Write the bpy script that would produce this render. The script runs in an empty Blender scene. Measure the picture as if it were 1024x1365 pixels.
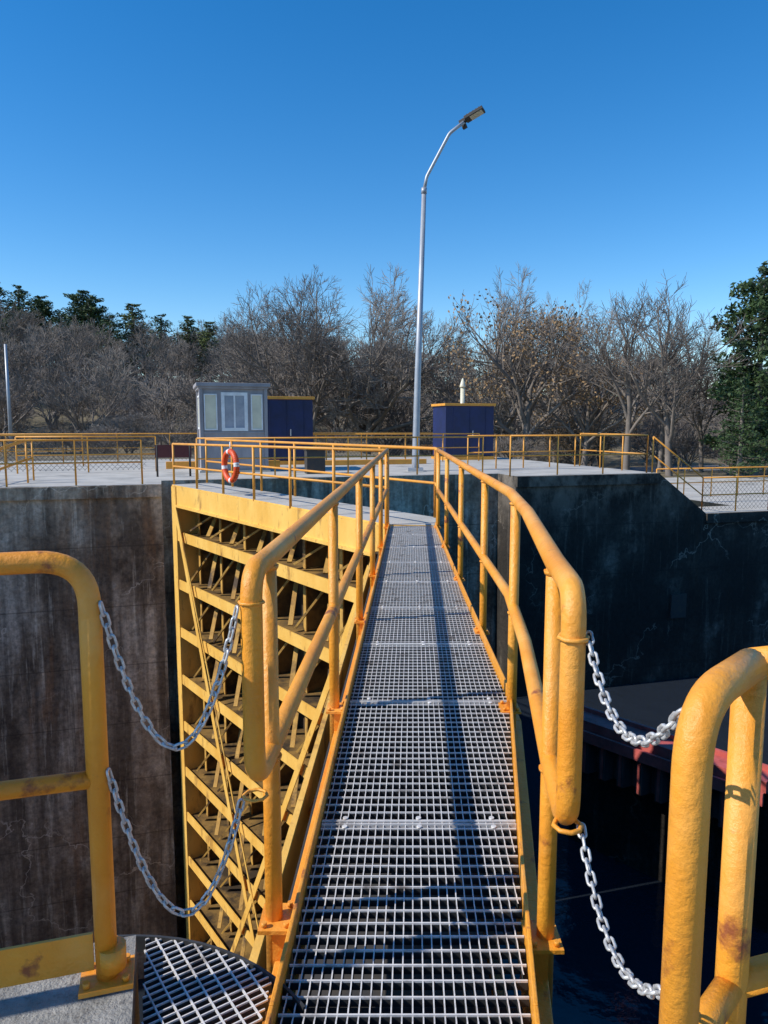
import bpy, math, random
from mathutils import Vector, Matrix, noise
random.seed(7)
R=random
scene=bpy.context.scene
V3=Vector
# ------------------------------------------------------------------ builder
class MB:
    def __init__(s): s.v=[];s.f=[];s.m=[];s.sm=[]
    def face(s,idx,mat=0,smooth=False):
        s.f.append(tuple(idx));s.m.append(mat);s.sm.append(smooth)
    def quad(s,a,b,c,d,mat=0):
        n=len(s.v);s.v+=[tuple(a),tuple(b),tuple(c),tuple(d)];s.face((n,n+1,n+2,n+3),mat)
    def box(s,c,hx,hy,hz,ax=V3((1,0,0)),ay=V3((0,1,0)),az=V3((0,0,1)),mat=0):
        c=V3(c);n=len(s.v)
        for k in (-1,1):
            for j in (-1,1):
                for i in (-1,1):
                    s.v.append(tuple(c+ax*hx*i+ay*hy*j+az*hz*k))
        for q in ((0,2,3,1),(4,5,7,6),(0,1,5,4),(2,6,7,3),(0,4,6,2),(1,3,7,5)):
            s.face([n+i for i in q],mat)
    def beam(s,p0,p1,w,h,up=V3((0,0,1)),mat=0):
        p0=V3(p0);p1=V3(p1);d=(p1-p0);L=d.length;d.normalize()
        x=d.cross(up)
        if x.length<1e-4: x=d.cross(V3((1,0,0)))
        x.normalize();y=x.cross(d).normalized()
        s.box((p0+p1)/2,L/2,w/2,h/2,d,x,y,mat)
    def prism(s,poly,z0,z1,mt=0,ms=0):
        n=len(s.v);k=len(poly)
        for p in poly: s.v.append((p[0],p[1],z0))
        for p in poly: s.v.append((p[0],p[1],z1))
        lst=isinstance(ms,(list,tuple))
        s.face([n+k+i for i in range(k)],mt); s.face([n+k-1-i for i in range(k)],ms[0] if lst else ms)
        for i in range(k):
            j=(i+1)%k
            s.face((n+i,n+j,n+k+j,n+k+i),ms[i] if lst else ms)
    def tube(s,pts,r,sides=8,mat=0,caps=True,closed=False):
        pts=[V3(p) for p in pts];k=len(pts)
        if not isinstance(r,(list,tuple)): r=[r]*k
        d0=(pts[1]-pts[0]).normalized()
        a=V3((0,0,1)) if abs(d0.z)<.9 else V3((1,0,0))
        x=d0.cross(a).normalized();n0=len(s.v)
        for i,p in enumerate(pts):
            if closed: d=(pts[(i+1)%k]-pts[i-1]).normalized()
            elif i==0: d=d0
            elif i==k-1: d=(pts[i]-pts[i-1]).normalized()
            else: d=((pts[i+1]-p).normalized()+(p-pts[i-1]).normalized()).normalized()
            x=(x-d*x.dot(d)).normalized();y=d.cross(x)
            for j in range(sides):
                t=2*math.pi*j/sides
                s.v.append(tuple(p+(x*math.cos(t)+y*math.sin(t))*r[i]))
        rng=k if closed else k-1
        for i in range(rng):
            a0=n0+i*sides;b0=n0+((i+1)%k)*sides
            for j in range(sides):
                j2=(j+1)%sides
                s.face((a0+j,a0+j2,b0+j2,b0+j),mat,sides>3)
        if caps and not closed:
            s.face([n0+sides-1-j for j in range(sides)],mat)
            s.face([n0+(k-1)*sides+j for j in range(sides)],mat)
    def mesh(s,name,mats):
        me=bpy.data.meshes.new(name)
        me.from_pydata(s.v,[],s.f)
        for m in mats: me.materials.append(m)
        me.polygons.foreach_set("material_index",s.m)
        me.polygons.foreach_set("use_smooth",s.sm)
        me.update();return me
    def obj(s,name,mats,bevel=0,parent=None):
        o=bpy.data.objects.new(name,s.mesh(name,mats));scene.collection.objects.link(o)
        if bevel:
            b=o.modifiers.new('bevel','BEVEL');b.width=bevel;b.segments=2;b.limit_method='ANGLE'
        if parent: o.parent=parent
        return o
def fillet(pts,rad,n=6):
    pts=[V3(p) for p in pts];out=[pts[0]]
    for i in range(1,len(pts)-1):
        a=(pts[i-1]-pts[i]);b=(pts[i+1]-pts[i]);la=a.length;lb=b.length
        a.normalize();b.normalize()
        ang=a.angle(b)
        if ang>3.05: out.append(pts[i]);continue
        t=min(rad/math.tan(ang/2),la*.45,lb*.45)
        p0=pts[i]+a*t;p1=pts[i]+b*t
        for k in range(n+1):
            u=k/n
            out.append(p0*(1-u)**2+pts[i]*2*u*(1-u)+p1*u*u)
    out.append(pts[-1]);return out
# ------------------------------------------------------------------ materials
def mat(name,base,rough=.6,metal=0,c2=None,scale=5,c3=None,s3=2,t3=(.6,.7),bump=0,bscale=40,stretch=(1,1,1),spec=.5,detail=6,lo=.35,hi=.65,c4=None,s4=5,t4=(.6,.7)):
    m=bpy.data.materials.new(name);m.use_nodes=True;nt=m.node_tree;N=nt.nodes;Lk=nt.links
    b=N['Principled BSDF'];b.inputs['Roughness'].default_value=rough;b.inputs['Metallic'].default_value=metal
    b.inputs['Specular IOR Level'].default_value=spec
    tc=N.new('ShaderNodeTexCoord');mp=N.new('ShaderNodeMapping');mp.inputs['Scale'].default_value=stretch
    Lk.new(tc.outputs['Object'],mp.inputs['Vector'])
    def nz(sc,src,det=6):
        n=N.new('ShaderNodeTexNoise');n.inputs['Scale'].default_value=sc;n.inputs['Detail'].default_value=det;n.inputs['Roughness'].default_value=.62
        Lk.new(src,n.inputs['Vector']);return n
    col=None
    c=N.new('ShaderNodeValToRGB');n1=nz(scale,mp.outputs[0],detail)
    c.color_ramp.elements[0].position=lo;c.color_ramp.elements[1].position=hi
    c.color_ramp.elements[0].color=(*base,1);c.color_ramp.elements[1].color=(*(c2 or [x*.8 for x in base]),1)
    Lk.new(n1.outputs['Fac'],c.inputs[0]);col=c.outputs[0]
    for cc,ss,tt in ((c4,s4,t4),(c3,s3,t3)):
        if not cc: continue
        n3=nz(ss,mp.outputs[0],8);r=N.new('ShaderNodeValToRGB')
        r.color_ramp.elements[0].position=tt[0];r.color_ramp.elements[1].position=tt[1]
        Lk.new(n3.outputs['Fac'],r.inputs[0]);mx=N.new('ShaderNodeMixRGB')
        Lk.new(r.outputs[0],mx.inputs[0]);Lk.new(col,mx.inputs[1]);mx.inputs[2].default_value=(*cc,1);col=mx.outputs[0]
    Lk.new(col,b.inputs['Base Color'])
    if bump:
        nb=nz(bscale,tc.outputs['Object'],8);bp=N.new('ShaderNodeBump');bp.inputs['Strength'].default_value=bump;bp.inputs['Distance'].default_value=.02
        Lk.new(nb.outputs['Fac'],bp.inputs['Height']);Lk.new(bp.outputs[0],b.inputs['Normal'])
    return m
YEL=mat('yellow_paint',(.84,.345,.03),.42,c2=(.74,.27,.02),scale=4,c3=(.30,.085,.025),s3=6,t3=(.61,.68),bump=.3,bscale=55,c4=(.86,.43,.10),s4=2.5,t4=(.5,.75))
YFAR=mat('yellow_rail_paint',(.80,.36,.045),.5,c2=(.66,.28,.04),scale=3)
CREAM=mat('faded_gate_paint',(.86,.52,.12),.6,c2=(.76,.41,.07),scale=2.0,c3=(.25,.11,.03),s3=3.0,t3=(.57,.73),bump=.3,bscale=20,stretch=(1,1,.4),c4=(.45,.22,.05),s4=9,t4=(.6,.72))
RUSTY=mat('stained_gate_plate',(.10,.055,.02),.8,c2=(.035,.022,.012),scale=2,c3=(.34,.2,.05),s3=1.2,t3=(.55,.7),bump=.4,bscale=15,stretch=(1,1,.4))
GALV=mat('galvanised_grating',(.58,.555,.53),.5,.1,c2=(.74,.71,.67),scale=30,c3=(.18,.14,.11),s3=7,t3=(.56,.72))
GSIDE=mat('grating_side_shade',(.05,.05,.05),.6,.1,c2=(.03,.03,.03),scale=20)  # bar sides coloured near black, painting shade into the grating gaps
CHN=mat('galvanised_chain',(.70,.69,.67),.38,.35,c2=(.42,.41,.40),scale=60)
STEEL=mat('dark_steel',(.035,.035,.038),.7,c2=(.06,.05,.04),scale=10)
DECK=mat('deck_concrete',(.50,.47,.42),.85,c2=(.38,.36,.32),scale=1.2,c3=(.22,.21,.19),s3=.6,t3=(.55,.75),bump=.3,bscale=25)
NEARC=mat('near_deck_concrete',(.38,.365,.335),.9,c2=(.24,.23,.21),scale=14,c3=(.12,.11,.10),s3=40,t3=(.55,.7),bump=.8,bscale=90)
POLE=mat('galvanised_pole',(.42,.44,.47),.45,.3,c2=(.34,.36,.4),scale=3)
NAVY=mat('navy_paint',(.012,.022,.10),.55,c2=(.009,.015,.06),scale=2)
BOOTH=mat('booth_paint',(.36,.34,.35),.6,c2=(.26,.245,.255),scale=3,stretch=(1,1,.3))
WHITE=mat('white_frame',(.85,.85,.84),.5)
PANE=mat('window_blind',(.75,.70,.52),.25,c2=(.6,.56,.42),scale=2)
GLASS=mat('window_glass',(.10,.16,.26),.08,c2=(.30,.36,.45),scale=1.5)
ORANGE=mat('life_ring_orange',(.80,.09,.015),.5)
REDB=mat('red_primer_beam',(.60,.13,.11),.6,c2=(.42,.08,.065),scale=4,c3=(.15,.05,.035),s3=6)
PILE=mat('rusted_piling',(.17,.10,.085),.7,c2=(.08,.05,.045),scale=5,stretch=(1,1,.3))
BARK=mat('bark',(.24,.20,.17),.9,c2=(.14,.118,.10),scale=1.5)
BARKL=mat('bark_light',(.32,.275,.235),.9,c2=(.20,.17,.145),scale=1.5)
NEED=mat('pine_needles',(.055,.10,.025),.7,c2=(.02,.045,.015),scale=.9)
NEED2=mat('cedar_needles',(.13,.16,.035),.7,c2=(.04,.065,.02),scale=.9)
TAN=mat('dry_oak_leaves',(.33,.21,.10),.8,c2=(.22,.135,.065),scale=1.2)
GROUND=mat('ground_soil_grass',(.22,.17,.10),.95,c2=(.14,.115,.06),scale=.15,c3=(.09,.075,.05),s3=.5,t3=(.45,.6),bump=.5,bscale=2)
ROAD=mat('asphalt',(.2,.2,.2),.9,c2=(.14,.14,.14),scale=1)
def wallmat(name,dark,mid,light,lo,hi,streak_amt,topdark,deep,toplight,white):
    m=bpy.data.materials.new(name);m.use_nodes=True;nt=m.node_tree;N=nt.nodes;Lk=nt.links
    b=N['Principled BSDF'];b.inputs['Roughness'].default_value=.88
    tc=N.new('ShaderNodeTexCoord')
    def mp(sc):
        q=N.new('ShaderNodeMapping');q.inputs['Scale'].default_value=sc;Lk.new(tc.outputs['Object'],q.inputs['Vector']);return q.outputs[0]
    def nz(sc,src,det=8,ro=.6):
        n=N.new('ShaderNodeTexNoise');n.inputs['Scale'].default_value=sc;n.inputs['Detail'].default_value=det;n.inputs['Roughness'].default_value=ro
        Lk.new(src,n.inputs['Vector']);return n.outputs['Fac']
    def ramp(src,els):
        r=N.new('ShaderNodeValToRGB');e=r.color_ramp.elements
        while len(e)<len(els): e.new(.5)
        for i,(p,c) in enumerate(els): e[i].position=p;e[i].color=(*c,1)
        Lk.new(src,r.inputs[0]);return r.outputs[0]
    def mix(f,a,c,mode='MIX'):
        x=N.new('ShaderNodeMixRGB');x.blend_type=mode
        for i,s in ((0,f),(1,a),(2,c)):
            if isinstance(s,(int,float)): x.inputs[i].default_value=s
            elif isinstance(s,tuple): x.inputs[i].default_value=(*s,1)
            else: Lk.new(s,x.inputs[i])
        return x.outputs[0]
    def math_(op,a,v):
        q=N.new('ShaderNodeMath');q.operation=op;Lk.new(a,q.inputs[0])
        if isinstance(v,(int,float)): q.inputs[1].default_value=v
        else: Lk.new(v,q.inputs[1])
        return q.outputs[0]
    base=ramp(nz(.7,mp((1,1,.8))),[(lo,dark),((lo+hi)/2,mid),(hi,light)])
    st=ramp(nz(1.0,mp((3.2,3.2,.22)),8),[(.42,(0,0,0)),(.62,(1,1,1))])
    col=mix(math_('MULTIPLY',st,streak_amt),base,dark)
    wh=ramp(nz(1.3,mp((4.5,4.5,.3)),9,.75),[(.55,(0,0,0)),(.66,(1,1,1))])
    col=mix(math_('MULTIPLY',wh,white),col,tuple(min(1,c*1.6) for c in light))
    rs=ramp(nz(.8,mp((2.2,2.2,.3)),7,.7),[(.55,(0,0,0)),(.66,(1,1,1))])
    col=mix(math_('MULTIPLY',rs,.6),col,(mid[0]*.75,mid[1]*.5,mid[2]*.32))
    fine=ramp(nz(9,mp((1,1,1)),8,.7),[(.3,(.45,.45,.45)),(.7,(1.4,1.4,1.4))])
    col=mix(1.0,col,fine,'MULTIPLY')
    sx=N.new('ShaderNodeSeparateXYZ');Lk.new(tc.outputs['Object'],sx.inputs[0])
    l=ramp(math_('PINGPONG',sx.outputs[2],.76),[(0,(.6,.6,.6)),(.022,(0,0,0))])
    col=mix(l,col,tuple(c*.4 for c in dark))
    vo=N.new('ShaderNodeTexVoronoi');vo.feature='DISTANCE_TO_EDGE';vo.inputs['Scale'].default_value=.45
    nn=N.new('ShaderNodeTexNoise');nn.inputs['Scale'].default_value=2.2;nn.inputs['Detail'].default_value=8;Lk.new(tc.outputs['Object'],nn.inputs['Vector'])
    ad=N.new('ShaderNodeVectorMath');ad.operation='MULTIPLY_ADD';ad.inputs[1].default_value=(1.2,1.2,1.2);Lk.new(nn.outputs['Color'],ad.inputs[0]);Lk.new(tc.outputs['Object'],ad.inputs[2])
    Lk.new(ad.outputs[0],vo.inputs['Vector'])
    cr=ramp(vo.outputs['Distance'],[(0,(1,1,1)),(.012,(0,0,0))])
    msk=ramp(nz(.35,mp((1,1,1)),2),[(.5,(0,0,0)),(.56,(1,1,1))])
    col=mix(mix(1.0,cr,msk,'MULTIPLY'),col,tuple(min(1,c*1.2) for c in light))
    def mrange(a,b2,c,d):
        mr=N.new('ShaderNodeMapRange');mr.inputs[1].default_value=a;mr.inputs[2].default_value=b2;mr.inputs[3].default_value=c;mr.inputs[4].default_value=d
        Lk.new(sx.outputs[2],mr.inputs[0]);return mr.outputs[0]
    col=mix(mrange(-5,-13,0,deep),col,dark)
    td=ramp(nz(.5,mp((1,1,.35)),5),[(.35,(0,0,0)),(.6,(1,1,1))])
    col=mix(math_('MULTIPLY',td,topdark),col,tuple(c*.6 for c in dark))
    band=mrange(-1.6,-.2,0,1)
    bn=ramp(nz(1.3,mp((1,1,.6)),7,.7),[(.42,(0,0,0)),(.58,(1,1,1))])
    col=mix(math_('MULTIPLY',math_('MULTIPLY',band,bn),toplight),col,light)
    Lk.new(col,b.inputs['Base Color'])
    bp=N.new('ShaderNodeBump');bp.inputs['Strength'].default_value=.9;bp.inputs['Distance'].default_value=.05
    Lk.new(nz(5,mp((1,1,1)),10,.7),bp.inputs['Height']);Lk.new(bp.outputs[0],b.inputs['Normal'])
    return m
WALL_L=wallmat('weathered_concrete_lit',(.12,.085,.055),(.42,.32,.22),(.66,.56,.43),.36,.60,.85,.10,.3,.2,.5)  # weathered wall; raking light on it is put into the pale colour
WALL_R=wallmat('wet_concrete_shade',(.020,.0165,.013),(.055,.045,.035),(.26,.22,.175),.42,.70,.5,.5,.7,.7,.22)  # wet, stained wall; its shade is also put into the dark colour
def water():
    m=bpy.data.materials.new('water');m.use_nodes=True;nt=m.node_tree;N=nt.nodes
    b=N['Principled BSDF'];b.inputs['Base Color'].default_value=(.018,.024,.034,1);b.inputs['Roughness'].default_value=.07
    b.inputs['IOR'].default_value=1.45
    tc=N.new('ShaderNodeTexCoord');n=N.new('ShaderNodeTexNoise');n.inputs['Scale'].default_value=1.3;n.inputs['Detail'].default_value=6
    bp=N.new('ShaderNodeBump');bp.inputs['Strength'].default_value=.6;bp.inputs['Distance'].default_value=.08
    nt.links.new(tc.outputs['Object'],n.inputs['Vector']);nt.links.new(n.outputs['Fac'],bp.inputs['Height']);nt.links.new(bp.outputs[0],b.inputs['Normal'])
    return m
WATER=water()
# ------------------------------------------------------------------ lock frame of reference
O=V3((-.2,1.7,0));U=V3((.958,.2865,0)).normalized();Vd=V3((-U.y,U.x,0));Z=V3((0,0,1))
def W(u,v,z=0): return O+U*u+Vd*v+Z*z
mb=MB()
def P2(u,v): p=W(u,v);return (p.x,p.y)
poly=[P2(-70,17.5),P2(-.35,17.5),P2(-.35,18.7),P2(9.4,18.7),P2(9.4,17.5),P2(14.2,17.5),P2(14.2,31),P2(-70,31)]
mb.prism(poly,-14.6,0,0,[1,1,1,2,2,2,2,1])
a=len(mb.v)
for (u,z) in ((14.2,0),(16,-1.3)):
    for v in (17.5,31): mb.v.append(tuple(W(u,v,z)))
for (u) in (14.2,16):
    mb.v.append(tuple(W(u,17.5,-14.6)))
mb.face((a,a+2,a+3,a+1),0);mb.face((a+4,a+5,a+2,a),2)
mb.prism([P2(16,17.5),P2(90,17.5),P2(90,31),P2(16,31)],-14.6,-1.3,0,2)
for (u0,u1,z) in ((-70,-.35,0),(9.4,14.2,0),(16,90,-1.3)):
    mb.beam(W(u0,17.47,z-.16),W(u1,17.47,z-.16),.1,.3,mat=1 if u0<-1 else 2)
mb.obj('far_lock_wall',[DECK,WALL_L,WALL_R])
mb=MB();mb.box(W(15.1,17.46,-4.2),.28,.03,.38,U,Vd,Z,0);mb.obj('wall_niche_shade',[STEEL])  # flat dark plate on the wall; its colour paints a niche's shade
mb=MB()
poly=[P2(-70,.36),P2(-70,-16),P2(80,-16),P2(80,-.75),P2(.42,-.75),P2(-.2,-.55),P2(-.413,-.45),P2(-.413,.36)]
mb.prism(poly,-14.6,.06,0,1)
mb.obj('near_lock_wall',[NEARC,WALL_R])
# ---- ground sheet
mb=MB()
us=[-600,-400,-280]+[-200+i*10 for i in range(41)]+[280,400,600]
vs=[-600,-300,-100,-40,-15,-1.2,-1.19,19.1,19.11,24,30.5,34,38]+[42+i*6 for i in range(30)]+[240,280,340,450,700,1200]
def sst(x): x=max(0,min(1,x));return x*x*(3-2*x)
def gh(u,v):
    if -1.195<v<19.105: return -14.5
    if v<0: return -.05
    low=-1.45*sst((u-13)/4)
    h=-.08+low*(1 if v<60 else 1-sst((v-60)/30))
    if v>38: h+= -1.0*sst((v-38)/12)
    left=sst((60-u)/130)
    h+=(8+6*left)*sst((v-68)/70)
    if v>40: h+=noise.noise(V3((u*.03,v*.03,0)))*1.2*sst((v-40)/40)
    return h
for v in vs:
    for u in us: mb.v.append(tuple(W(u,v,gh(u,v))))
nu=len(us)
for j in range(len(vs)-1):
    for i in range(nu-1):
        k=j*nu+i;mb.face((k,k+1,k+nu+1,k+nu),0,vs[j]>30)
mb.obj('ground',[GROUND])
# ---- gate geometry
HF=W(-.1,17.3);M0=V3((.02,10.95,0))
Df=(M0-HF);Lf=Df.length;Df.normalize();Nf=V3((-Df.y,Df.x,0))
if Nf.x<0: Nf=-Nf
HN=V3((-.50,1.75,0));MN=V3((-.16,10.9,0));Dn=(MN-HN);Ln=Dn.length;Dn.normalize();Nn=V3((Dn.y,-Dn.x,0))
mat_yb=mat('dark_yellow_web',(.30,.17,.04),.75,c2=(.12,.07,.022),scale=2.2,c3=(.04,.025,.012),s3=1.5,t3=(.48,.62),bump=.3)  # webs and diaphragms, mottled and darker than the flanges
mat_st=mat('gate_strut_paint',(.62,.36,.075),.7,c2=(.40,.21,.04),scale=3,c3=(.08,.045,.02),s3=2.2,t3=(.5,.64),bump=.3)
def leaf(name,Hh,D,Nn_,L,ztop,zbot,fas,depth=.95,near=False):
    mb=MB()
    def P(s,n,z): return Hh+D*s+Nn_*n+Z*z
    def bx(s0,s1,n0,n1,z0,z1,m): mb.box(P((s0+s1)/2,(n0+n1)/2,(z0+z1)/2),(s1-s0)/2,(n1-n0)/2,(z1-z0)/2,D,Nn_,Z,m)
    bx(.3,L,.0,.03,ztop-fas,ztop-.035,0)
    bx(.3,L,-.05,-.002,ztop-fas-.03,ztop-fas+.02,0)
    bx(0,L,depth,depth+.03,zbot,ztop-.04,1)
    bx(0,.28,-.02,depth-.005,zbot,ztop-.04,1 if near else 0)  # near leaf end posts darkened: shade below the grating put into colour
    bx(L-.2,L-.002,.035,depth-.005,zbot,ztop-.05,1 if near else 0)
    if near: bx(.29,L-.21,.08,depth-.01,ztop-.08,ztop-.05,3)  # dark sheet added so the view down through the grating looks shaded
    z=ztop-fas-.75;lv=[]
    while z>zbot: lv.append(z);z-=1.22
    nb=6
    prev=ztop-fas
    for z in lv:
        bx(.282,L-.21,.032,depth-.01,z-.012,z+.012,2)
        bx(.282,L-.21,0,.03,z-.12,z+.12,0)
        for i in range(nb+1):
            s=.6+(L-1.2)*i/nb
            if i<nb:
                sm=s+(L-1.2)/nb*.5
                mb.beam(P(s+.1,.16,z+.15),P(sm,.6,prev-.15),.09,.04,mat=4)
                mb.beam(P(s+(L-1.2)/nb-.1,.16,z+.15),P(sm,.65,prev-.15),.09,.04,mat=4)
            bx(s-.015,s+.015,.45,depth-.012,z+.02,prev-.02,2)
            bx(s-.05,s+.05,.42,.448,z+.02,prev-.02,4)
        prev=z
    mb.beam(P(.35,-.06,ztop-fas-.1),P(L*.55,-.06,zbot+2.5),.02,.16,up=D,mat=0)
    mb.beam(P(.5,-.09,ztop-fas-.1),P(L*.62,-.09,zbot+2.5),.02,.05,up=D,mat=0)
    mb.beam(P(L-.3,-.07,ztop-fas-.2),P(L*.30,-.07,zbot+2.5),.02,.14,up=D,mat=0)
    return mb.obj(name,[CREAM,RUSTY,mat_yb,STEEL,mat_st])
leaf('far_lock_gate',HF,Df,Nf,Lf,0,-13.8,.5)
leaf('near_lock_gate',HN,Dn,Nn,Ln,-.35,-13.8,.3,.85,True)
mb=MB()
q=[HF,M0+V3((.05,-.02,0)),V3((.745,10.83,0)),V3((.86,11.75,0)),HF+Nf*.98]
mb.prism([(p.x,p.y) for p in q],-.033,.0,0,1)
mb.obj('far_gate_deck',[DECK,CREAM])
mb=MB();hf=HF+Nf*.97;
mb.v+=[tuple(W(-.1,-1.2,-6.6)),(.55,11.2,-6.6),(hf.x,hf.y,-6.6),tuple(W(-.1,19,-6.6)),tuple(W(95,19,-6.6)),tuple(W(95,-1.2,-6.6))]
mb.face((0,5,4,3,2,1))
n=len(mb.v)
mb.v+=[tuple(W(-95,-1.2,-13.2)),tuple(W(-.1,-1.2,-13.2)),(.5,11.2,-13.2),(hf.x,hf.y,-13.2),tuple(W(-.1,19,-13.2)),tuple(W(-95,19,-13.2))]
mb.face([n+i for i in range(6)])
mb.obj('water',[WATER])
mb=MB();A=V3((3.45,13.55,0));B=V3((5.95,10.78,0));d=(B-A).normalized();pn=V3((d.y,-d.x,0))
if pn.y>0: pn=-pn
mb.beam(A+Z*-4.0,B+Z*-4.0,.40,.18,mat=0);mb.beam(A+Z*-4.16+pn*.29,B+Z*-4.16+pn*.29,.05,.2,mat=0)
mb.beam(A+Z*-3.9-pn*.22,B+Z*-3.9-pn*.22,.06,.14,mat=0)
L=(B-A).length;t=0;pts=[]
while t<L-.3:
    for dt,o in ((0,0),(.13,0),(.18,.22),(.30,.22)): pts.append(A+d*(t+dt)+pn*(.0+o))
    t+=.36
for i in range(len(pts)-1):
    a,b=pts[i],pts[i+1]
    mb.quad(a+Z*-4.9,b+Z*-4.9,b+Z*-4.10,a+Z*-4.10,1)
    if i%4==2: mb.beam((a+b)/2+pn*.01+Z*-4.25,(a+b)/2+pn*.01+Z*-4.88,.05,.015,up=pn,mat=0)
mb.beam(A-pn*.45+Z*-5.6,B-pn*.45+Z*-5.6,.4,2.6,mat=2)
mb.obj('sheet_pile_fender',[REDB,PILE,WALL_R])
# ------------------------------------------------------------------ walkway
def interp(tab,y):
    if y<=tab[0][0]: 
        (a,b),(c,e)=tab[0],tab[1]
        return b+(e-b)*(y-a)/(c-a)
    for (a,b),(c,e) in zip(tab,tab[1:]):
        if y<=c: return b+(e-b)*(y-a)/(c-a)
    return tab[-1][1]
def xl(y): return -.266+(y-1.795)*.0392
RT=[(1.2,.31),(1.68,.368),(2.32,.452),(3.85,.674),(5.05,.680),(7,.70),(10.8,.745)]
def xr(y): return interp(RT,y)
walk=bpy.data.objects.new('gate_walkway',None);scene.collection.objects.link(walk)
def serr(mb,f,y0,y1,step,th,z,dep,ser):
    n=int((y1-y0)/step);base=len(mb.v)
    for i in range(n+1):
        y=y0+(y1-y0)*i/max(n,1);x=f(y);zz=z-(ser if i%2 else 0)
        mb.v+=[(x-th/2,y,zz),(x+th/2,y,zz),(x+th/2,y,z-dep),(x-th/2,y,z-dep)]
    for i in range(n):
        a=base+i*4;b=a+4
        mb.face((a,a+1,b+1,b),0);mb.face((a+1,a+2,b+2,b+1),1);mb.face((a,b,b+3,a+3),1)
mb=MB();Y0=1.25;Y1=10.78;k=0
while True:
    off=.012+k*.0275
    ys=[Y0+i*.02 for i in range(int((Y1-Y0)/.02)+1)]
    ins=[y for y in ys if xl(y)+off<xr(y)-.008]
    if not ins: break
    y0,y1=min(ins),max(ins)
    serr(mb,lambda y:xl(y)+off,y0,y1,.022,.0036,0,.036,.005)
    k+=1
y=Y0
while y<Y1:
    mb.beam((xl(y),y,-.003),(xr(y),y,-.003),.0048,.006)
    mb.beam((xl(y),y,-.018),(xr(y),y,-.018),.004,.02,mat=1)
    y+=.058
for yj in (1.62,2.62,3.85,4.9,5.9,6.9,7.9,8.9,9.9):
    for dd in (-.010,.010):
        mb.beam((xl(yj),yj+dd,-.012),(xr(yj),yj+dd,-.012),.005,.03)
    for fx_ in (.12,.5,.88):
        x=xl(yj)+(xr(yj)-xl(yj))*fx_
        for s in (-.03,.03): mb.tube([(x,yj+s,-.002),(x,yj+s,.006)],.010,8)
mb.obj('grating',[GALV,GSIDE],parent=walk)
mb=MB()
for f,s in ((xl,-1),(xr,1)):
    ys=[1.25,1.68,2.32,3.85,5.05,7,8.9,10.78]
    for a,b in zip(ys,ys[1:]):
        mb.beam((f(a)+s*.010,a,-.025),(f(b)+s*.010,b,-.025),.012,.16,mat=0)
        mb.beam((f(a)+s*.030,a,-.112),(f(b)+s*.030,b,-.112),.08,.012,mat=0)
for yj in (1.9,3.7,5.5,7.2,9.0):
    mb.beam((xl(yj)-.02,yj,-.2),(xr(yj)+.02,yj,-.2),.06,.07,mat=1)  # cross beams coloured dark to paint the shade under the walkway
    mb.beam((xl(yj)-.03,yj,-.19),(xl(yj)-.20,yj,-.60),.05,.05,mat=0)
mb.obj('side_channels',[YEL,STEEL],parent=walk,bevel=.003)
RZ=1.11;MZ=.54;r=.029
LP=[(-.345,1.88),(-.333,2.08),(.045,10.85)]
RP=[(.437,1.66),(.472,2.0),(.618,3.15),(.700,4.05),(.712,5.05),(.735,7.0),(.785,10.75)]
def rail_loop(mb,path,rz,mz,r,m=0,rad=.09,sides=16):
    bot=[V3((x,y,mz)) for x,y in reversed(path)]
    top=[V3((x,y,rz)) for x,y in path]
    mb.tube(fillet(bot+top,rad,8),r,sides,m)
def post(mb,x,y,z0,z1,r,m=0,sides=12): mb.tube([(x,y,z0),(x,y,z1)],r,sides,m)
def weld(mb,x,y,z,r): mb.tube([(x,y,z-.035),(x,y,z-.028),(x,y,z-.02)],[r*1.0,r*1.18,r*1.25],12)
def plate(mb,x,y,z,w,l,m=0,d=V3((0,1,0))):
    mb.box((x,y,z),w/2,l/2,.006,V3((d.y,-d.x,0)),d,Z,m)
    for i in (-1,1):
        for j in (-1,1):
            p=V3((x,y,z+.008))+V3((d.y,-d.x,0))*i*w*.33+d*j*l*.36
            mb.tube([p,p+Z*.014],.009,6,m)
def lpx(y): return interp([(1.88,-.345),(2.08,-.333),(10.85,.045)],y)
def rpx(y): return interp([(b,a) for a,b in RP],y)
mb=MB();rail_loop(mb,LP,RZ,MZ,r)
for y in (2.08,3.75,5.5,7.2,8.9,10.6):
    x=lpx(y);post(mb,x,y,-.38,RZ-.01,.026);weld(mb,x,y,RZ,.026);weld(mb,x,y,MZ,.026)
    plate(mb,x+.01,y,.0,.10,.13)
    mb.box((x+.03,y,-.07),.03,.045,.065)
for z in (1.03,.50):
    mb.tube([V3((-.345+.032*math.cos(t*math.pi/4),1.88+.032*math.sin(t*math.pi/4),z)) for t in range(8)],.0045,6,0,closed=True)
mb.obj('left_handrail',[YEL],parent=walk)
mb=MB();rail_loop(mb,RP,RZ,MZ,r)
for y in (2.0,3.75,5.2,7.0,8.9,10.6):
    x=rpx(y);post(mb,x,y,-.42,RZ-.01,.026);weld(mb,x,y,RZ,.026);weld(mb,x,y,MZ,.026)
    plate(mb,x-.01,y,.0,.10,.13)
    mb.box((x-.03,y,-.07),.03,.045,.065)
for z in (1.0,.54):
    mb.tube([V3((.437+.033*math.cos(t*math.pi/4),1.66+.033*math.sin(t*math.pi/4),z)) for t in range(8)],.006,6,0,closed=True)
mb.obj('right_handrail',[YEL],parent=walk)
mb=MB();cx,cy,rr=-.73,1.35,.65
a=V3((.82,.57,0)).normalized();b=V3((-a.y,a.x,0));c=V3((cx,cy,0))
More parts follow.
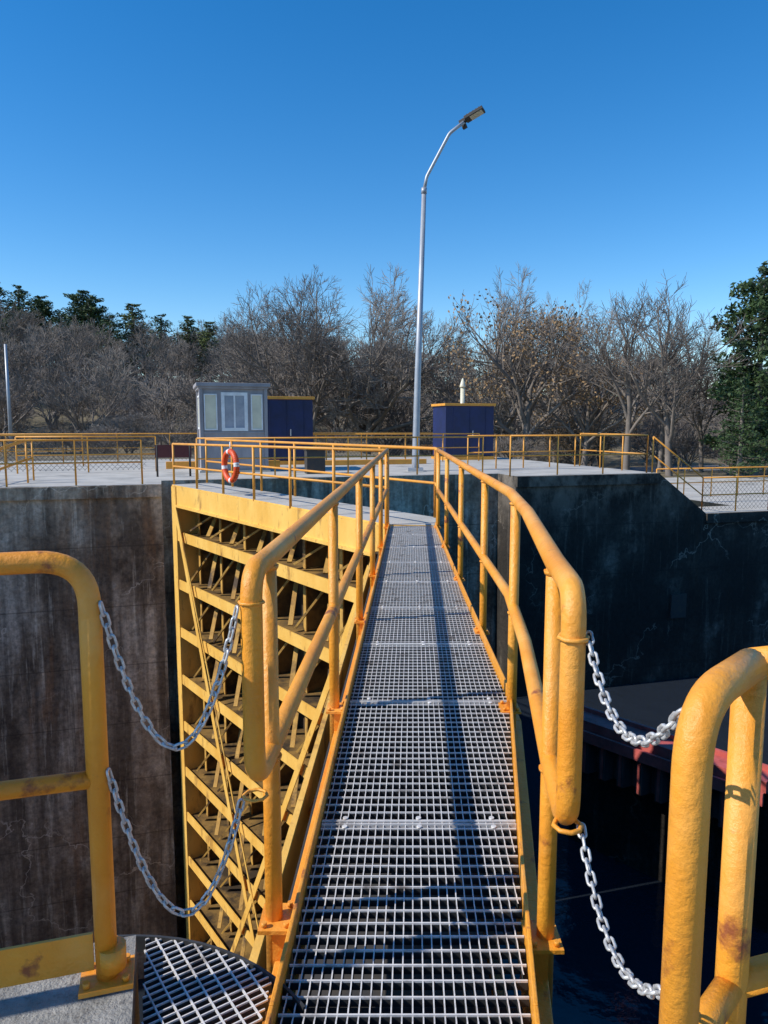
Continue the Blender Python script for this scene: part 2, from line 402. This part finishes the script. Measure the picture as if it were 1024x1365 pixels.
def clip(p0,dr,L):
    pts=[]
    for i in range(241):
        p=p0+dr*(-L+2*L*i/240)
        le=-.70+.30*(1.93-p.y)*1.0
        if (p-c).length<rr and p.x>le+.02 and p.x<xl(p.y)-.035 and p.y>1.2: pts.append(p)
    return (pts[0],pts[-1]) if len(pts)>1 else None
for i in range(-40,41):
    s=clip(c+b*i*.024,a,.8)
    if s:
        mb.beam(s[0]+Z*-.002,s[1]+Z*-.002,.0036,.005);mb.beam(s[0]+Z*-.018,s[1]+Z*-.018,.0035,.026,mat=1)
for i in range(-24,25):
    s=clip(c+a*i*.042,b,.8)
    if s: mb.beam(s[0]+Z*-.001,s[1]+Z*-.001,.0042,.006)
arc=[(cx+rr*math.cos(t),cy+rr*math.sin(t)) for t in [math.radians(90-i*6) for i in range(-1,10)]]
for p,q in zip(arc,arc[1:]): mb.beam((p[0],p[1],-.02),(q[0],q[1],-.02),.008,.05,mat=1)
mb.obj('landing_grating',[GALV,GSIDE])
def nearrail(p0,d,L,rz,mz,posts,r,toe):
    mb=MB();d=d.normalized()
    e=p0+d*L
    mb.tube(fillet([p0+Z*.07,p0+Z*rz,e+Z*rz],.115,10),r,20)
    mb.tube([p0+Z*mz,e+Z*mz],r*.85,14)
    plate(mb,p0.x,p0.y,.072,.11,.13,d=d)
    for s in posts:
        p=p0+d*s;post(mb,p.x,p.y,.06,rz,r*.95,sides=16);plate(mb,p.x,p.y,.072,.11,.13,d=d)
    if toe: mb.beam(p0+d*.03+Z*.15,e+Z*.15,.009,.10)
    return mb
mb=nearrail(V3((-.715,1.755,0)),-U,5,1.165,.61,(1.7,3.4),.027,True)
mb.tube([V3((-.70,1.755,.1)),V3((-.70,1.755,.16))],.035,12)
mb.obj('near_railing',[YEL])
mb=nearrail(V3((.455,1.04,0)),V3((.165,.17,0)),.24,1.085,.50,(.235,),.0285,True)
e=V3((.455,1.04,0))+V3((.165,.17,0)).normalized()*.24
for z in (1.085,.50): mb.tube([e+Z*z,e+Z*z+U*5],.0285,14)
for s in (1.7,3.4):
    p=e+U*s;post(mb,p.x,p.y,.06,1.085,.027)
mb.beam(e+Z*.15,e+U*5+Z*.15,.009,.1)
mb.obj('near_railing',[YEL])
def chain(A,B,sag,pitch=.029,wr=.0035,roll=.4):
    A=V3(A);B=V3(B);mb=MB()
    P=[A.lerp(B,i/400)-Z*(4*sag*(i/400)*(1-i/400)) for i in range(401)]
    acc=0;nxt=0;c=[];
    for i in range(400):
        seg=(P[i+1]-P[i]).length
        while acc+seg>=nxt: c.append((P[i].lerp(P[i+1],(nxt-acc)/seg),(P[i+1]-P[i]).normalized()));nxt+=pitch
        acc+=seg
    side=(B-A).cross(Z).normalized()
    for k,(p,t) in enumerate(c):
        a=side;b=t.cross(a).normalized();ang=roll+(math.pi/2 if k%2 else 0)+R.uniform(-.3,.3)
        x=a*math.cos(ang)+b*math.sin(ang)
        hl=(pitch+2*wr)/2;hw=.0083;pts=[]
        for i in range(7):
            th=-math.pi/2+math.pi*i/6;pts.append(p+t*(hl-hw+hw*math.cos(th))+x*hw*math.sin(th))
        for i in range(7):
            th=math.pi/2+math.pi*i/6;pts.append(p+t*(-(hl-hw)+hw*math.cos(th))+x*hw*math.sin(th))
        mb.tube(pts,wr,6,0,closed=True)
    mb.obj('safety_chain',[CHN])
chain((-.683,1.75,1.045),(-.378,1.87,1.03),.37)
chain((-.683,1.75,.62),(-.378,1.87,.50),.35)
chain((.472,1.655,1.0),(.452,1.075,1.06),.13)
chain((.470,1.655,.53),(.445,1.07,.60),.12)
# ------------------------------------------------------------------ far railings
def rail(pts,posts,h=1.1,r=.024,name='yellow_railing',mid=True):
    mb=MB();pts=[V3(p) for p in pts]
    mb.tube([p+Z*h for p in pts],r,8)
    if mid: mb.tube([p+Z*h*.5 for p in pts],r*.85,8)
    for a,b in zip(pts,pts[1:]):
        L=(b-a).length;n=max(1,round(L/posts))
        for i in range(n+1):
            p=a.lerp(b,i/n);mb.tube([p-Z*.02,p+Z*h],r,8)
    return mb.obj(name,[YFAR])
f0=HF+Nf*.06;f1=M0+V3((.03,-.03,0))
rail([f0-Z*.1,f1],1.55,1.1,.027)
rail([HF+Nf*.92,V3((.82,11.75,0)),V3((.80,10.95,0))],1.55,1.1,.027)
rail([W(-.8,17.65),W(-5.4,17.65)],1.75)
rail([W(-6.2,17.9,.35),W(-13,17.9,.35)],2.0,1.3)
rail([W(-5.4,17.65),W(-5.0,20.5)],1.4)
rail([W(-4.5,22.8),W(-.5,22.8)],2.0)
rail([W(9.0,18.95),W(.6,18.95)],2.1)
rail([W(9.3,17.7),W(13.9,17.7)],1.5,1.15)
rail([W(13.9,17.7),W(13.9,21.5)],1.2,1.15)
rail([W(9.3,20.8),W(13.7,21.5)],1.1)
rail([W(14.1,17.7),W(16.0,17.7,-1.3)],1.1)
rail([W(16.0,17.7,-1.3),W(18.6,17.7,-1.3),W(30,17.7,-1.3)],1.1)
rail([W(17.5,22,-1.3),W(30,22,-1.3)],1.3)
rail([W(-14,29.5),W(14,29.5)],2.0)
rail([W(-14,26),W(-3,26.5)],2.0)
rail([W(4,25.5),W(12,26)],1.6)
def link(p0,p1,h,z):
    mb=MB();p0=V3(p0);p1=V3(p1);L=(p1-p0).length;d=(p1-p0).normalized();s=.16;n=int(L/s)
    for i in range(-int(h/s),n):
        for sg in (1,-1):
            t0=i*s;t1=t0+h
            a0=max(t0,0);a1=min(t1,L)
            if a1<=a0: continue
            za=(a0-t0);zb=(a1-t0)
            if sg<0: za=h-za;zb=h-zb
            mb.tube([p0+d*a0+Z*(z+za),p0+d*a1+Z*(z+zb)],.005,3,0,caps=False)
    mb.obj('chain_link_fence',[STEEL])
link(W(-5.2,23),W(-.8,23),1.0,.05)
link(W(16.1,17.78,-1.3),W(22,17.78,-1.3),.95,.05)
link(W(-13,29.4),W(13,29.4),1.0,.05)
mb=MB()
for dv in (0,.9):
    for zz in (1.1,.6):
        mb.tube([W(-5.3,18.2+dv,zz-.65),W(-3.6,18.9+dv,zz)],.026,8)
    for t in (0,.5,1):
        p=W(-5.3,18.2+dv,0).lerp(W(-3.6,18.9+dv,0),t);mb.tube([p,p+Z*(.45+.65*t)],.024,8)
mb.obj('stair_handrail',[YFAR])
mb=MB()
mb.beam(W(5.0,24.6,.09),W(9.2,24.6,.09),.25,.18,mat=0)
mb.beam(W(-.2,24.0,.12),W(3.6,24.0,.12),.2,.24,mat=0)
mb.obj('yellow_curb',[YFAR],bevel=.01)
mb=MB();c=W(-6.6,18.9,.0)
mb.box(c+Z*.18,1.4,.55,.18,U,Vd,Z,0);mb.box(c+Z*.45+U*-.3,.8,.35,.12,U,Vd,Z,0);mb.tube([c+Z*.3+U*1.4,c+Z*.3+U*2.1],.09,10,0)
mb.tube([c+Z*.3,c+Z*.75],.25,14,0)
mb.obj('gate_machinery',[STEEL],bevel=.02)
# ------------------------------------------------------------------ booth
def booth():
    root=bpy.data.objects.new('control_booth',None);scene.collection.objects.link(root)
    C=V3((-4.9,23.9,0));hx,hy=.98,.95
    def P(x,y,z): return C+U*x+Vd*y+Z*z
    mb=MB();mb.box(P(0,0,1.33),hx,hy,1.27,U,Vd,Z,0)
    for sx in (-1,1):
        for sy in (-1,1): mb.box(P(sx*(hx+.0),sy*(hy+.0),1.32),.05,.05,1.28,U,Vd,Z,1)
    mb.box(P(0,-hy-.012,1.22),hx-.05,.014,.03,U,Vd,Z,1)
    mb.obj('walls',[BOOTH,BOOTH],parent=root,bevel=.006)
    mb=MB();mb.box(P(0,0,2.68),hx+.14,hy+.14,.055,U,Vd,Z,0);mb.box(P(0,0,2.59),hx+.08,hy+.08,.035,U,Vd,Z,0);mb.obj('roof',[BOOTH],parent=root,bevel=.008)
    mb=MB();mb.box(P(0,0,.03),hx+.1,hy+.1,.03,U,Vd,Z,0);mb.obj('base',[DECK],parent=root)
    mb=MB()
    def win(x,w,z0,z1,glass,fr,axis='f'):
        if axis=='f': c=lambda a,o,z:P(a,-hy-o,z);A,B=U,Vd
        else: c=lambda a,o,z:P(-hx-o,a,z);A,B=Vd,U
        zc=(z0+z1)/2
        mb.box(c(x,.005,zc),w/2,.008,(z1-z0)/2,A,B,Z,glass)
        for s in (-1,1):
            mb.box(c(x+s*w/2,.018,zc),fr,.022,(z1-z0)/2+fr,A,B,Z,0)
        for z in (z0,z1): mb.box(c(x,.016,z),w/2,.02,fr,A,B,Z,0)
        return c,A,B
    win(-.70,.36,1.32,2.38,1,.018)
    c,A,B=win(0.02,.70,1.32,2.40,2,.05)
    mb.box(c(.02,.017,1.86),.025,.02,.52,A,B,Z,0)
    win(.70,.32,1.32,2.38,1,.018)
    win(0,.9,1.35,2.35,1,.03,'s')
    mb.obj('windows',[WHITE,PANE,GLASS],parent=root)
booth()
mb=MB();c=HF+Df*3.55+Nf*-.02+Z*.62;n=48
for i in range(n):
    a0=2*math.pi*i/n;a1=2*math.pi*(i+1)/n
    m=1 if (i%12) in (0,1) else 0
    p=lambda t:c+Df*math.cos(t)*.30+Z*math.sin(t)*.30
    mb.tube([p(a0),p(a1)],.062,10,m,caps=False)
mb.tube([c+Z*.30,c+Z*.5],.012,6,1)
mb.obj('life_ring',[ORANGE,WHITE])
def cabinet(C,w,d,h):
    root=bpy.data.objects.new('electrical_cabinet',None);scene.collection.objects.link(root)
    def P(x,y,z): return C+U*x+Vd*y+Z*z
    mb=MB();mb.box(P(0,0,h/2+.1),w/2,d/2,h/2-.06,U,Vd,Z,0)
    for i in range(3):
        x=-w/2+w*(i+.5)/3;mb.box(P(x,-d/2-.008,h/2+.1),.012,.01,h/2-.12,U,Vd,Z,0)
    mb.box(P(.12,-d/2-.04,h*.5),.02,.03,.12,U,Vd,Z,1)
    mb.obj('body',[NAVY,POLE],parent=root,bevel=.006)
    mb=MB();mb.box(P(0,0,h+.08),w/2+.07,d/2+.07,.05,U,Vd,Z,0);mb.obj('lid',[YFAR],parent=root,bevel=.01)
    mb=MB();mb.box(P(0,0,.07),w/2+.05,d/2+.05,.07,U,Vd,Z,0);mb.obj('skid',[YFAR],parent=root)
cabinet(V3((3.35,31.6,0)),2.15,1.5,2.2)
cabinet(V3((-3.75,27.9,0)),1.9,1.5,2.35)
mb=MB();p=V3((3.5,33.3,0));mb.tube([p,p+Z*3.1],.1,12,0);mb.tube([p+Z*3.1,p+Z*3.15,p+Z*3.5],[.14,.14,.03],12,0);mb.obj('vent_pipe',[PANE])
mb=MB();p=W(4.1,20.3);mb.box(p+Z*.35,.28,.2,.35,U,Vd,Z,0);mb.box(p+Z*.72,.31,.23,.02,U,Vd,Z,0);mb.obj('utility_box',[STEEL],bevel=.01)
mb=MB();p=W(.0,20.2)
for s in (-1,1): mb.tube([p+U*s*.45,p+U*s*.45+Z*.9],.03,8)
mb.box(p+Z*.72,.5,.02,.18,U,Vd,Z,1);mb.obj('notice_board',[STEEL,mat('board_maroon',(.12,.02,.02),.5)])
# ------------------------------------------------------------------ street lamp
root=bpy.data.objects.new('street_lamp',None);scene.collection.objects.link(root)
b0=V3((1.0,23.5,0))
mb=MB();mb.box(b0+Z*.05,.24,.24,.05,mat=0);mb.tube([b0,b0+Z*.3,b0+V3((.06,0,3)),b0+V3((.22,0,8.5))],[.12,.115,.1,.07],16,0)
mb.tube([b0+V3((.217,0,8.45)),b0+V3((.222,0,8.62))],.085,16,0)
armp=fillet([b0+V3((.22,0,8.55)),b0+V3((.30,0,8.95)),b0+V3((.98,0,10.2)),b0+V3((1.40,-.05,10.5))],.4,8)
mb.tube(armp,[.05]*len(armp),12,0);mb.obj('pole',[POLE],parent=root)
mb=MB();hc=b0+V3((1.72,-.05,10.72));ax=V3((.86,-.35,.38)).normalized();ay=V3((.35,.93,0)).normalized();ay=(ay-ax*ay.dot(ax)).normalized();az=ax.cross(ay)
mb.box(hc,.30,.19,.045,ax,ay,az,2);mb.box(hc-az*.05+ax*.05,.2,.15,.012,ax,ay,az,1)
mb.box(hc-ax*.38,.12,.09,.05,ax,ay,az,2);mb.box(hc-ax*.40-az*.12,.07,.06,.1,ax,ay,az,2)
for i in range(5): mb.box(hc+az*.06+ax*(-.2+.1*i),.008,.16,.018,ax,ay,az,2)
mb.obj('lamp_head',[POLE,PANE,STEEL],parent=root,bevel=.008)
mb=MB();p=V3((-20.6,41,-.1));mb.tube([p,p+Z*5.9],[.11,.07],10,0);mb.obj('utility_pole',[POLE])
# ------------------------------------------------------------------ trees
def rv(): return V3((R.gauss(0,1),R.gauss(0,1),R.gauss(0,1))).normalized()
ELL=None;MINR=.011
def inside(p): 
    if ELL is None: return True
    cz,rx,rz=ELL
    return (p.x*p.x+p.y*p.y)/(rx*rx)+((p.z-cz)/rz)**2<1
def grow(mb,p,d,L,r,lvl,mx,kids,ends,spread,lrat):
    ns=(4,4,3,2,2,1)[min(lvl,5)];pts=[p.copy()];dirs=[];q=p.copy();dd=d.copy()
    for i in range(ns):
        dd=(dd+rv()*(.06 if lvl==0 else .18)+Z*(.06 if lvl>0 else .0)).normalized();q=q+dd*L/ns;pts.append(q.copy());dirs.append(dd.copy())
    rend=r*(.6 if lvl<mx else .5);rs=[r+(rend-r)*i/ns for i in range(ns+1)]
    mb.tube(pts,rs,(8,6,4,3,3,3)[min(lvl,5)],0,caps=False)
    if lvl==mx: ends.append(q);return
    n=kids[lvl]
    for k in range(n):
        t=(.40 if lvl else .38)+(1-(.40 if lvl else .38))*(k+R.random()*.7)/n
        if k==n-1: t=1
        i=min(int(t*ns),ns-1);f=t*ns-i;bp=pts[i].lerp(pts[i+1],min(f,1));bd=dirs[i]
        perp=rv();perp=(perp-bd*perp.dot(bd)).normalized()
        if lvl==0:
            az=k*2.4+R.random()*.6;perp=V3((math.cos(az),math.sin(az),0))
        a=math.radians(R.uniform(*spread[lvl])) if k<n-1 else math.radians(R.uniform(3,18))
        nd=(bd*math.cos(a)+perp*math.sin(a)).normalized()
        ll=L*lrat[lvl]*R.uniform(.75,1.15)*(1.12-.35*t if lvl else 1)
        for _ in range(9):
            if inside(bp+nd*ll): break
            ll*=.72
        rr=max(r*(1-.4*t)*(.62 if lvl==0 else .6),MINR)
        grow(mb,bp,nd,ll,rr,lvl+1,mx,kids,ends,spread,lrat)
def deciduous(name,kids,L0,r0,spread,lrat,bark,leaf=None,nl=3,ls=.16,ell=None,minr=.011):
    global ELL,MINR
    ELL=ell;MINR=minr
    mb=MB();ends=[];grow(mb,V3((0,0,-.3)),Z.copy(),L0,r0,0,len(kids),kids,ends,spread,lrat)
    if leaf:
        for e in ends:
            if R.random()<.5: continue
            for _ in range(nl):
                c=e+rv()*.25;a=rv()*ls;b=a.cross(rv()).normalized()*ls*.6
                n=len(mb.v);mb.v+=[tuple(c-a),tuple(c+b),tuple(c+a),tuple(c-b)];mb.face((n,n+1,n+2,n+3),1)
    zs=sorted(v[2] for v in mb.v)
    return mb.mesh(name,[bark]+([leaf] if leaf else [])),zs[int(len(zs)*.99)]
SPR=[(32,62),(25,55),(25,55),(25,60),(25,60)]
broad=[deciduous('broad%d'%i,[13,7,6,5,4],3.2,.26,[(15,78)]+SPR[1:],[1.8,.60,.56,.6,.7],BARKL if i else BARK,ell=(6.6,6.4,5.4),minr=.012) for i in range(2)]
slim=[deciduous('slim%d'%i,[7,7,6,5],5.0,.15,[(18,42),(22,48),(25,50),(25,55)],[.62,.62,.62,.62],BARK) for i in range(2)]
tan=[deciduous('tan%d'%i,[10,6,5,4],4.0,.2,[(28,62),(25,55),(25,55),(25,60)],[.8,.6,.6,.6],BARK,TAN,4,.075,ell=(6,3.9,4.8)) for i in range(2)]
farb=[deciduous('farb%d'%i,[9,7,5,5],3.2,.22,[(22,70),(25,55),(25,60),(25,60)],[1.6,.62,.62,.7],(BARK,BARKL,BARK)[i],ell=(5.6,5.2,4.8),minr=.026) for i in range(3)]
def conifer(name,h,wid,need,gap,dens=13,pw=.75):
    mb=MB();mb.tube([(0,0,-.3),(0.05,0,h*.5),(0,0,h)],[.22,.13,.02],8,0,caps=False);z=h*.10
    while z<h-.1:
        t=z/h;nb=R.randint(4,7);lay=R.uniform(1-gap,1)
        for k in range(nb):
            az=R.random()*6.28;L=wid*((1-t)**pw)*lay*R.uniform(.5,1.12)+.2
            d=V3((math.cos(az),math.sin(az),R.uniform(-.1,.3)));p0=V3((0,0,z))
            tip=p0+d*L+Z*(.12*L);mb.tube([p0,p0+d*L*.5,tip],[.035,.02,.008],3,0,caps=False)
            m=int(10+L*dens)
            for i in range(m):
                u=R.uniform(.2,1.03);c=p0.lerp(tip,u)+rv()*(.2+.28*(1-u))*min(1,L)
                s=R.uniform(.08,.19);a=(d*.5+rv()).normalized()*s;b=a.cross(rv()).normalized()*s*.4
                n=len(mb.v);mb.v+=[tuple(c-a),tuple(c+b),tuple(c+a),tuple(c-b)];mb.face((n,n+1,n+2,n+3),1)
        z+=R.uniform(.2,.38)*(1+gap*.7)
    return mb.mesh(name,[BARK,need]),h
con=[conifer('conA',10,2.6,NEED,.35,15,.6),conifer('conB',10,3.6,NEED,.5,44,.45),conifer('conC',10,2.6,NEED2,.35,15,.6)]
def put(name,src,x,y,h,wide=1,parent=None,z=None):
    me,H=src;o=bpy.data.objects.new(name,me);scene.collection.objects.link(o)
    rel=V3((x,y,0))-O;u=rel.dot(U);v=rel.dot(Vd)
    zz=gh(u,v) if z is None else z
    s=(h)/H;o.location=(x,y,zz-.05);o.scale=(s*wide,s*wide,s);o.rotation_euler=(0,0,R.random()*6.28)
    if parent: o.parent=parent
    return o
def fx(px,y): return (px-512)/985*y*1.0
def top(py,y,zb): return y*math.tan(math.atan((682.5-py)/985)-math.radians(6.8))+1.49-zb
def topat(src,name,px,py,y,w=1,parent=None):
    x=fx(px,y);rel=V3((x,y,0))-O;zb=gh(rel.dot(U),rel.dot(Vd))
    return put(name,src,x,y,top(py,y,zb),w,parent)
B='bare_tree'
topat(broad[0],B,415,380,54,.98);topat(broad[1],B,488,378,58,.98);topat(broad[1],B,655,382,58,.88)
topat(broad[0],B,355,415,68,.9);topat(broad[1],B,740,415,70,.8)
topat(slim[0],B,835,400,45,1.2);topat(slim[1],B,893,380,43,1.3);topat(slim[0],B,880,425,48,1.1);topat(slim[1],B,935,430,47,1.1);topat(slim[1],B,800,405,60,1.2)
topat(tan[0],'dry_leaf_oak_tree',700,405,50,.95);topat(tan[1],'dry_leaf_oak_tree',778,440,50,1.0)
topat(con[1],'pine_tree',1005,356,43,1.05);topat(con[1],'pine_tree',1060,370,46,1.1);topat(con[0],'pine_tree',985,500,39,1.3)
mass=bpy.data.objects.new('distant_tree_mass',None);scene.collection.objects.link(mass)
for px,py,y,k,w in ((8,374,118,0,2.0),(38,380,125,0,1.9),(66,395,122,1,1.5),(-30,372,118,0,2),(122,388,118,1,1.5),(128,398,116,0,1.8),(185,404,120,2,2.0),(222,418,118,0,1.7),(256,421,122,2,1.9),(284,428,120,2,1.7),(90,418,112,0,2),(155,420,112,0,2),(30,405,110,0,2)):
    topat(con[k],'conifer',px,py,y,w,mass)
for i in range(130):
    y=R.uniform(74,145);px=R.uniform(-260,1280);x=fx(px,y)
    put('bare',R.choice(farb),x,y,R.uniform(7.5,10.5),R.uniform(.9,1.1),mass)
for i in range(34):
    y=R.uniform(56,72);px=R.uniform(-200,1250);x=fx(px,y)
    put('bare',R.choice(farb),x,y,R.uniform(4.5,7.0),R.uniform(1,1.2),mass)
for i in range(4):
    y=R.uniform(52,72);px=R.uniform(600,900);put('dry',R.choice(tan),fx(px,y),y,R.uniform(4,6),1.2,mass)
shr=bpy.data.objects.new('shrub_undergrowth',None);scene.collection.objects.link(shr)
for i in range(50):
    y=R.uniform(46,64);px=R.uniform(-200,1250)
    put('shrub',R.choice(farb+slim),fx(px,y),y,R.uniform(1.5,3.2),1.6,shr)
mb=MB();mb.v+=[(15,52,-2.2),(60,62,-1.9),(60,69,-1.6),(15,58,-2.0)];mb.face((0,1,2,3));mb.obj('road',[ROAD])
# ------------------------------------------------------------------ light, sky, camera
el=math.radians(40);sd=V3((-.955,-.262,0)).normalized();rot=math.atan2(sd.x,sd.y)
w=bpy.data.worlds.new('World');scene.world=w;w.use_nodes=True;nt=w.node_tree;bg=nt.nodes['Background']
sky=nt.nodes.new('ShaderNodeTexSky');sky.sky_type='NISHITA';sky.sun_disc=False;sky.sun_elevation=el;sky.sun_rotation=rot
sky.air_density=1.0;sky.dust_density=.05;sky.ozone_density=3.0;sky.altitude=200
hs=nt.nodes.new('ShaderNodeHueSaturation');hs.inputs['Saturation'].default_value=1.38;hs.inputs['Hue'].default_value=.502;hs.inputs['Value'].default_value=1.15
nt.links.new(sky.outputs[0],hs.inputs['Color']);nt.links.new(hs.outputs[0],bg.inputs['Color']);bg.inputs['Strength'].default_value=.15
sl=bpy.data.lights.new('sun','SUN');sl.energy=5;sl.angle=math.radians(.5);sl.color=(1,.95,.86)
so=bpy.data.objects.new('sun',sl);scene.collection.objects.link(so)
dirv=V3((sd.x*math.cos(el),sd.y*math.cos(el),math.sin(el)))
so.rotation_euler=dirv.to_track_quat('Z','Y').to_euler();so.location=(-20,10,30)
cd=bpy.data.cameras.new('camera');cam=bpy.data.objects.new('camera',cd);scene.collection.objects.link(cam)
cam.location=(0,0,1.49);cam.rotation_euler=(math.radians(90-6.8),0,0)
cd.sensor_fit='VERTICAL';cd.sensor_height=36;cd.lens=25.98;cd.clip_start=.05;cd.clip_end=3000
scene.camera=cam
scene.view_settings.view_transform='Standard';scene.view_settings.look='None';scene.view_settings.exposure=0
